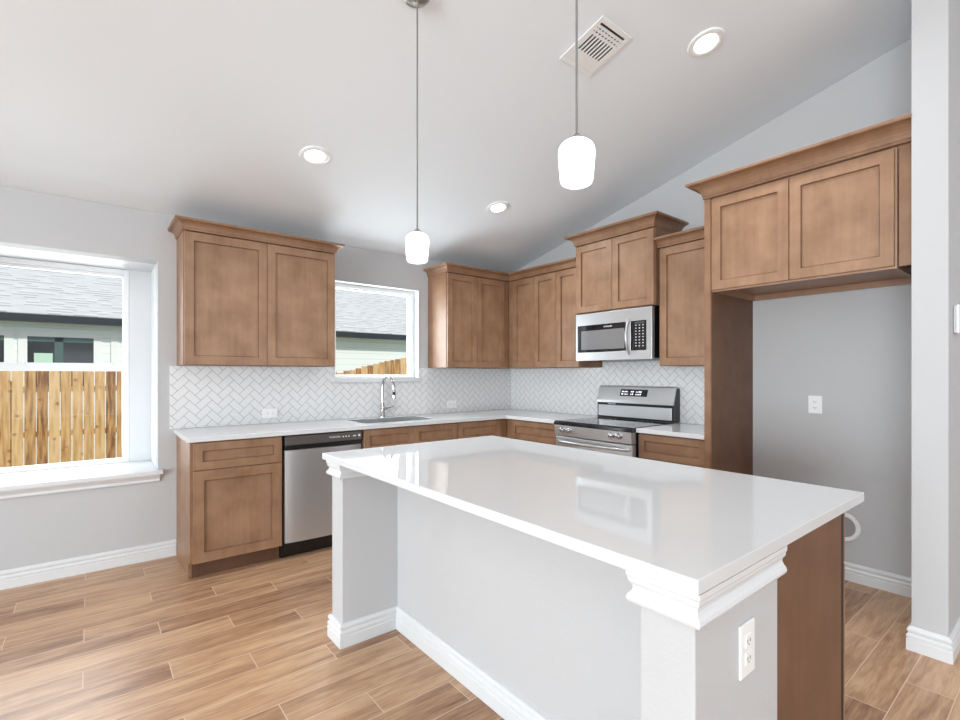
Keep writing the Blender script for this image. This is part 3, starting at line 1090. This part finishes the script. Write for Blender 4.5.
# backguard
bg = part('backguard', MB().prism([(-0.100, 0.9195), (-0.012, 0.9195), (-0.012, 1.195), (-0.058, 1.195), (-0.100, 1.06)], RY0, RY1, 1), BLACK, t, 0.002)
part('backguard_upper_panel', MB().prism([(-0.118, 1.058), (-0.101, 1.058), (-0.060, 1.192), (-0.050, 1.1965), (-0.050, 1.208), (-0.064, 1.208), (-0.072, 1.200), (-0.112, 1.082)], RY0 + 0.002, RY1 - 0.002, 1), STEELY, t, 0.002)
part('backguard_lower_panel', MB().box(-0.108, -0.1005, RY0 + 0.02, RY1 - 0.016, 0.935, 1.035), STEELY, t, 0.002)
# display on the sloped panel
slope = Vector((-0.072 + 0.112, 0, 1.200 - 1.082)).normalized()
nrm = Vector((-slope.z, 0, slope.x))


def on_guard(y, h, d=0.0):
    p = Vector((-0.112, 0, 1.082)) + slope * h + nrm * d
    return (p.x, y, p.z)


def guard_quad(mb, y0, y1, h0, h1, d0, d1):
    vs = [on_guard(y, h, d) for d in (d0, d1) for (y, h) in ((y0, h0), (y1, h0), (y1, h1), (y0, h1))]
    mb.add(vs, [(0, 1, 2, 3), (7, 6, 5, 4), (0, 4, 5, 1), (1, 5, 6, 2), (2, 6, 7, 3), (3, 7, 4, 0)])
    return mb


ds = part('display', guard_quad(MB(), -1.815, -1.545, 0.040, 0.102, -0.001, 0.001), SCREEN, t)
x = -1.560
for (wd, ok) in ((0.018, 1), (0.006, 0), (0.010, 1), (0.004, 0), (0.012, 1), (0.004, 0), (0.010, 1), (0.026, 0), (0.012, 1), (0.004, 0), (0.014, 1), (0.022, 0), (0.010, 1), (0.004, 0), (0.010, 1), (0.003, 0), (0.012, 1), (0.003, 0), (0.014, 1)):
    if ok:
        part('key_symbol', guard_quad(MB(), x - wd, x, 0.076, 0.087 if wd > 0.011 else 0.083, 0.001, 0.0014), DISPLAY_LIT, ds)
        part('key_symbol', guard_quad(MB(), x - wd * 0.8, x, 0.052, 0.062 if wd < 0.013 else 0.066, 0.001, 0.0014), DISPLAY_LIT, ds)
    x -= wd
text('lettering', 'FRIGIDAIRE', 0.016, Matrix.Translation((-0.1185, -1.475, 1.047)) @ TEXT_B, MARKW, t)

# ------------------------------------------------------------------ microwave
MY0, MY1 = -2.040, -1.287
t = thing('microwave', 'stainless over-the-range microwave under the raised cabinet', 'microwave', (-0.19, -1.66, 1.43))
part('body', MB().box(-0.345, -0.009, MY0 + 0.003, MY1 - 0.003, 1.440, 1.8485), BLACK, t)
XF = -0.385
fr = MB()
# door skin with an opening for the glass, in (y, z)
gy0, gy1, gz0, gz1 = -1.805, -1.304, 1.502, 1.738
fr.box(XF, -0.3455, MY0, MY1, gz1, 1.840)
fr.box(XF, -0.3455, MY0, MY1, 1.430, gz0)
fr.box(XF, -0.3455, gy1, MY1, gz0, gz1)
fr.box(XF, -0.3455, -1.850, gy0, gz0, gz1)
fr.box(XF, -0.3455, MY0, -1.992, gz0, gz1)
part('front_frame', fr, STEELY, t, 0.0015)
gd = part('door_glass', MB().box(XF + 0.002, -0.3455, gy0, gy1, gz0, gz1), GLASSBLK, t, label='black glass door')
part('viewing_window', MB().box(XF + 0.001, XF + 0.002, -1.790, -1.345, 1.525, 1.690), MWGLASS, gd)
text('lettering', 'FRIGIDAIRE', 0.017, Matrix.Translation((XF + 0.0015, -1.628, 1.714)) @ TEXT_B, MARKW, gd)
kp = part('keypad', MB().box(XF + 0.001, -0.3455, -1.992, -1.850, gz0, gz1 + 0.006), GLASSBLK, t)
KEYM = simple('keypad_print', (0.55, 0.56, 0.58), 0.5)
for r in range(8):
    for c in range(3):
        y = -1.888 - c * 0.032
        z = 1.702 - r * 0.0235
        part('key', MB().box(XF + 0.0002, XF + 0.001, y - 0.016, y - 0.004, z - 0.004, z + 0.004), KEYM, kp)
part('key_display', MB().box(XF + 0.0002, XF + 0.001, -1.975, -1.885, 1.714, 1.730), simple('unlit_display', (0.07, 0.08, 0.08), 0.2), kp)
hp = []
for i in range(15):
    u = i / 14
    hp.append((XF + 0.004 - 0.052 * math.sin(math.pi * u) ** 0.7 if 0 < i < 14 else XF + 0.002, -1.838, 1.475 + 0.275 * u))
part('door_handle', MB().tube(hp, 0.0105, 12), STEELY, t, smooth=True)

# ------------------------------------------------------------------ island
IX0, IX1, IY0, IY1 = -2.860, -1.740, -3.675, -1.726
t = thing('kitchen_island', 'kitchen island with white post walls and brown cabinet end', 'island', (-2.3, -2.7, 0))
PX = -2.830
PXI = -2.412
part('post_wall', MB().box(PX, PXI, -3.653, -3.528, 0.001, 0.8825), WALLW, t, 0.004, label='near white post wall with an outlet')
part('post_wall', MB().box(PX, PXI, -1.905, -1.780, 0.001, 0.8825), WALLW, t, 0.004, label='far white post wall')
part('knee_wall', MB().box(-2.530, PXI, -3.5275, -1.9055, 0.001, 0.8825), WALLW, t)
bs = MB()
IB = [(o_, z + 0.001) for (o_, z) in BASE]
bs.sweep([(PXI, -1.7795), (PX - E_, -1.7795), (PX - E_, -1.9055), (-2.5305, -1.9055), (-2.5305, -3.5275), (PX - E_, -3.5275), (PX - E_, -3.6535), (PXI, -3.6535)], IB, 1)
part('baseboard', bs, TRIM, t)
CAPP = [(0, 0.808), (0.009, 0.809), (0.018, 0.813), (0.021, 0.820), (0.019, 0.828), (0.013, 0.835), (0.010, 0.842), (0.011, 0.849), (0.016, 0.855), (0.018, 0.860),
        (0.018, 0.866), (0.021, 0.871), (0.021, 0.8825), (0, 0.8825)]
cp = MB()
cp.sweep([(-2.5305, -3.5275), (PX - E_, -3.5275), (PX - E_, -3.6535), (PXI, -3.6535)], CAPP, 1)
part('cap_molding', cp, TRIM, t)
cp = MB()
cp.sweep([(PXI, -1.7795), (PX - E_, -1.7795), (PX - E_, -1.9055), (-2.5305, -1.9055)], CAPP, 1)
part('cap_molding', cp, TRIM, t)
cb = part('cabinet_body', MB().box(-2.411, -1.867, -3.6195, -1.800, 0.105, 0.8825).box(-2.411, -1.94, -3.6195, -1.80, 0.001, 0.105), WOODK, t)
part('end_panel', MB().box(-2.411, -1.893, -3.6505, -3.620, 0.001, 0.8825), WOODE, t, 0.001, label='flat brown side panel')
part('gap_shadow_strip', MB().box(-1.8925, -1.8665, -3.6500, -3.620, 0.105, 0.8825), simple('painted_gap_shadow', (0.02, 0.009, 0.005), 0.6), t)  # added strip; its near-black colour paints the shadow gap beside the end panel
MI = frame_on((0, 0, 0), (0, 1, 0), (1, 0, 0))
for i in range(4):
    a = -3.648 + i * 0.461
    part('drawer_front', MB(MI).door(a, a + 0.453, 0.700, 0.874, -1.8655, -1.845, 0.048), WOODP, t)
    part('door', MB(MI).door(a, a + 0.453, 0.110, 0.694, -1.8655, -1.845), WOODP, t)
o = part('countertop', MB().box(IX0, IX1, IY0, IY1, CB, CT), QUARTZ, None, 0.002, loc=((IX0 + IX1) / 2, (IY0 + IY1) / 2, CB))
o['label'] = 'large white polished quartz top of the kitchen island'
o['category'] = 'countertop'


# ------------------------------------------------------------------ outlets, switch, vent ring
def outlet(label, M, loc, w, h, horizontal=False, group=None):
    """local s, z centred on 0; d outward"""
    t = thing('wall_outlet', label, 'outlet', loc, group)
    part('cover_plate', MB(M).box(-w / 2, w / 2, 0.0003, 0.006, -h / 2, h / 2), PLASTW, t, 0.0015)
    for q in (-1, 1):
        sl = MB(M)
        sk = MB(M)
        c0, c1 = (q * 0.020, 0) if horizontal else (0, q * 0.020)
        sk.box(c0 - 0.0145, c0 + 0.0145, 0.006, 0.0078, c1 - 0.0145, c1 + 0.0145)
        if horizontal:
            sl.box(c0 - 0.004, c0 + 0.004, 0.0078, 0.0081, c1 + 0.005, c1 + 0.0075)
            sl.box(c0 - 0.004, c0 + 0.004, 0.0078, 0.0081, c1 - 0.0075, c1 - 0.005)
        else:
            sl.box(c0 - 0.0075, c0 - 0.005, 0.0078, 0.0081, c1 - 0.004, c1 + 0.004)
            sl.box(c0 + 0.005, c0 + 0.0075, 0.0078, 0.0081, c1 - 0.004, c1 + 0.004)
            sl.box(c0 - 0.002, c0 + 0.002, 0.0078, 0.0081, c1 - 0.010, c1 - 0.007)
        s_ = part('socket', sk, PLASTW, t, 0.001)
        part('slot_marking', sl, SLOT, s_)
    return t


def at(M, x, y, z):
    return Matrix.Translation((x, y, z)) @ M


outlet('white duplex outlet on the near end post of the island', at(MA, -2.600, -3.6532, 0.684), (-2.600, -3.6532, 0.684), 0.074, 0.120)
outlet('white outlet on the grey wall of the refrigerator space', at(MBm, -0.0005, -3.011, 1.110), (-0.0005, -3.011, 1.110), 0.078, 0.118)
outlet('white outlet set sideways in the backsplash above the dishwasher', at(MA, -2.64, -0.0083, 0.997), (-2.64, -0.0083, 0.997), 0.118, 0.074, True)
outlet('white outlet set sideways in the backsplash right of the sink', at(MA, -0.84, -0.0083, 1.000), (-0.84, -0.0083, 1.000), 0.118, 0.074, True)

# thermostat-like rounded device on the wall past the alcove end
t = thing('wall_control', 'small rounded pale device on the wall beyond the alcove end', 'wall control', (-0.57, -3.7493, 1.57))
part('back_plate', MB(at(MA, -0.535, -3.7493, 1.572)).box(-0.055, 0.055, 0.0003, 0.010, -0.065, 0.065), PLASTW, t, 0.004)
part('front_cover', MB(at(MA, -0.555, -3.7493, 1.572)).box(-0.055, 0.020, 0.0105, 0.022, -0.068, 0.068), PLASTW, t, 0.005)

# round collar low on the refrigerator wall
t = thing('wall_vent_ring', 'round white wall ring with grey centre low behind the island', 'wall vent', (-0.0005, -3.165, 0.335))
rgm = MB().lathe([(0.066, 0.001), (0.066, 0.006), (0.072, 0.012), (0.086, 0.012), (0.093, 0.004), (0.093, 0.001)], (0, 0, 0), 40, False, False)
rgm.v = [(-0.0005 - v[2], -3.165 + v[0], 0.335 + v[1]) for v in rgm.v]
part('flange_ring', rgm, PLASTW, t, smooth=True)
rgm = MB().lathe([(0.0, 0.003), (0.066, 0.003)], (0, 0, 0), 40, False, False)
rgm.v = [(-0.0005 - v[2], -3.165 + v[0], 0.335 + v[1]) for v in rgm.v]
part('mesh_screen', rgm, GREYMESH, t)

# ------------------------------------------------------------------ ceiling fixtures
TILT = math.atan(K)


def downlight(x, y, label):
    z = cz(y)
    t = thing('recessed_light', label, 'ceiling light', (x, y, z), 'recessed ceiling lights', rot=(-TILT, 0, 0))
    part('trim_ring', MB().lathe([(0.060, -0.003), (0.064, -0.008), (0.078, -0.011), (0.092, -0.006), (0.095, -0.0005)], (0, 0, 0), 40, False, False), PLASTW, t, smooth=True, local=True)
    part('lens', MB().lathe([(0.0, -0.005), (0.061, -0.005)], (0, 0, 0), 40, False, False), LEDDISC, t, local=True, label='lit white lens')
    ld = bpy.data.lights.new('downlight_lamp', 'AREA')
    ld.shape = 'DISK'
    ld.size = 0.12
    ld.energy = 7
    ld.spread = math.radians(140)
    lo = bpy.data.objects.new('downlight_lamp', ld)
    COL.objects.link(lo)
    lo.parent = t
    lo.location = (0, 0, -0.012)
    return t


downlight(-2.652, -1.053, 'lit round ceiling downlight near the window wall, left of the hanging cord')
downlight(-1.104, -1.053, 'lit round ceiling downlight near the corner cabinets')
downlight(-1.135, -2.834, 'lit round ceiling downlight above the refrigerator cabinet side, beside the vent')

# supply register
t = thing('air_vent', 'white square ceiling air register with dark slots', 'air vent', (-1.672, -2.503, cz(-2.503)), rot=(-TILT, 0, 0))
hx, hy = 0.125, 0.146
f = MB()
f.box(-hx, hx, -hy, -hy + 0.026, -0.008, -0.0005)
f.box(-hx, hx, hy - 0.026, hy, -0.008, -0.0005)
f.box(-hx, -hx + 0.026, -hy + 0.026, hy - 0.026, -0.008, -0.0005)
f.box(hx - 0.026, hx, -hy + 0.026, hy - 0.026, -0.008, -0.0005)
part('frame', f, PLASTW, t, 0.002, local=True)
part('backing', MB().box(-hx + 0.026, hx - 0.026, -hy + 0.026, hy - 0.026, -0.0025, -0.001), SLOT, t, local=True)
sl = MB()
ax, ay = hx - 0.026, hy - 0.026
for yb in (-0.101, -0.080, -0.058, 0.055, 0.076, 0.098):      # cross slats at both ends
    sl.box(-ax, ax, yb - 0.0065, yb + 0.0065, -0.008, -0.003)
for i in range(9):                                             # long slats in the middle
    x = -ax + 0.006 + i * (2 * ax - 0.012) / 8
    sl.box(x - 0.0042, x + 0.0042, -0.055, 0.055, -0.0082, -0.003)
for yb in (-0.069, -0.091):
    for i in range(8):
        x = -ax + 0.012 + i * (2 * ax - 0.024) / 7
        sl.box(x - 0.004, x + 0.004, yb - 0.006, yb + 0.006, -0.0078, -0.003)
sl.box(-ax, ax, 0.060, 0.119, -0.0075, -0.004)
part('slats', sl, PLASTW, t, local=True)


def pendant(x, y, ztop, zbot, label):
    z = cz(y)
    t = thing('pendant_light', label, 'pendant light', (x, y, z), 'pendant lights over the island')
    c = MB().lathe([(0.062, -0.000), (0.062, -0.006), (0.055, -0.018), (0.038, -0.030), (0.014, -0.037), (0.006, -0.040), (0.006, -0.062), (0.0, -0.062)], (0, 0, 0), 32, True, False)
    c.v = [(v[0], v[1], v[2] - (K * v[1] if v[2] > -0.007 else 0)) for v in c.v]
    part('canopy', c, NICKEL, t, smooth=True, local=True)
    part('cord', MB().tube([(0, 0, -0.055), (0, 0, ztop - z + 0.012)], 0.0032, 8), CORD, t, local=True)
    part('cap', MB().lathe([(0.008, 0.018), (0.012, 0.012), (0.024, 0.004), (0.026, 0.000)], (0, 0, ztop - z), 24, True, True), NICKEL, t, smooth=True, local=True)
    h = ztop - zbot
    pr = [(0.010, 0.0), (0.024, -0.002), (0.037, -0.007), (0.046, -0.015), (0.051, -0.025), (0.0525, -0.036), (0.0515, -0.055), (0.047, -h + 0.012), (0.0448, -h + 0.004), (0.041, -h), (0.034, -h + 0.002)]
    sh = part('lamp_shade', MB().lathe([(r, zz) for r, zz in pr], (0, 0, ztop - z), 40, False, False), SHADE, t, smooth=True, local=True, label='lit white glass shade')
    ld = bpy.data.lights.new('pendant_bulb', 'POINT')
    ld.energy = 2.5
    ld.shadow_soft_size = 0.025
    ld.color = (1.0, 0.98, 0.95)
    lo = bpy.data.objects.new('pendant_bulb', ld)
    COL.objects.link(lo)
    lo.parent = t
    lo.location = (0, 0, (ztop + zbot) / 2 - z)
    part('bulb_glow', MB().lathe([(0.0, 0.0), (0.034, 0.0)], (0, 0, zbot - z + 0.003), 32, False, False), SHADE, sh, local=True)
    return t


pendant(-2.640, -2.282, 1.940, 1.812, 'small white glass pendant with its domed canopy in view')
pendant(-2.678, -3.222, 1.988, 1.862, 'larger looking white glass pendant whose cord crosses the ceiling vent')

# ------------------------------------------------------------------ outdoors
GZ = -0.62
struct('ground', MB().box(-25, 25, 0.64, 40, GZ - 0.1, GZ), GRASS, 'grass strip outside between the house and the fence')
FY_ = 6.6
t = thing('wooden_fence', 'orange-brown cedar picket fence outside the windows', 'fence', (-1.5, FY_, GZ))
xx = -7.0
i = 0
while xx < 4.0:
    if xx < 0.55:
        top = 1.375
    else:
        top = 1.33 + (xx - 0.55) * 0.23
    top += random.uniform(-0.012, 0.012)
    wd = 0.137
    vis = (-5.3 < xx < -3.3) or (0.3 < xx < 3.0)
    pk = MB().box(xx, xx + wd, FY_, FY_ + 0.017, GZ + 0.03, top)
    if vis:
        part('picket', pk, FENCE, t)
    else:
        part('picket', pk, FENCE, t)
    xx += 0.1495 + random.uniform(-0.002, 0.003)
    i += 1
rl = MB()
for zz in (GZ + 0.35, 0.28, 1.02):
    rl.box(-7.0, 4.0, FY_ + 0.018, FY_ + 0.056, zz, zz + 0.09)
part('rails', rl, FENCE, t)
ps = MB()
for k in range(6):
    ps.box(-6.9 + k * 2.1, -6.81 + k * 2.1, FY_ + 0.057, FY_ + 0.147, GZ, 1.2)
part('posts', ps, FENCE, t)

# neighbour house
HY = 9.4
EY = 9.0
t = thing('neighbor_house', 'pale neighboring house with grey shingle roof and dark gutter', 'house', (0, HY, GZ))
part('siding_wall', MB().box(-14, 14, HY, HY + 0.2, GZ, 2.6), SIDING, t)
EZ = 2.455
# roof slab with its own local frame so the shingle courses run along the eave
RP = math.atan(0.52)
rm = MB().box(-14.6, 14.6, 0, 8.0, -0.10, 0.0)
r_ = part('roof', rm, SHING, None)
r_.parent = t
r_.location = (0, EY - 0.02 - HY, EZ + 0.075 - GZ)
r_.rotation_euler = (RP, 0, 0)
part('gutter', MB().prism([(EY - 0.10, EZ + 0.05), (EY + 0.02, EZ + 0.05), (EY + 0.02, EZ - 0.10), (EY - 0.07, EZ - 0.10)], -14.6, 14.6, 0), FASCIA, t)
part('soffit', MB().box(-14.6, 14.6, EY + 0.021, HY - 0.001, EZ - 0.06, EZ - 0.04), EXTTRIM, t)
part('back_roof_wall', MB().box(-14, 14, HY + 6.6, HY + 6.8, GZ, 5.6), SIDING, t)


def ext_window(x0, x1, z0, z1):
    c = MB()
    c.box(x0 - 0.14, x0, HY - 0.03, HY - 0.001, z0, z1 + 0.12)
    c.box(x1, x1 + 0.14, HY - 0.03, HY - 0.001, z0, z1 + 0.12)
    c.box(x0, x1, HY - 0.03, HY - 0.001, z1, z1 + 0.12)
    w_ = part('window', c, EXTTRIM, t)
    part('pane', MB().box(x0, x1, HY - 0.006, HY - 0.001, z0, z1), DARKWIN, w_)
    g = MB()
    m = (x0 + x1) / 2 - 0.06
    g.box(m - 0.05, m + 0.09, HY - 0.016, HY - 0.006, z0, z1)
    g.box(x0, x1, HY - 0.016, HY - 0.006, z1 - 0.10, z1)
    part('sash_frame', g, TEALFR, w_)
    return w_


w_ = ext_window(-4.78, -3.72, 0.95, 2.09)
part('paper_sheet', MB().box(-4.68, -4.39, HY - 0.020, HY - 0.016, 1.40, 1.75), PALEGRN, w_)
ext_window(-6.15, -5.12, 0.95, 2.09)
tb = MB()
tb.box(-3.42, -3.28, HY - 0.03, HY - 0.001, GZ, EZ - 0.07)
part('corner_board', tb, EXTTRIM, t)
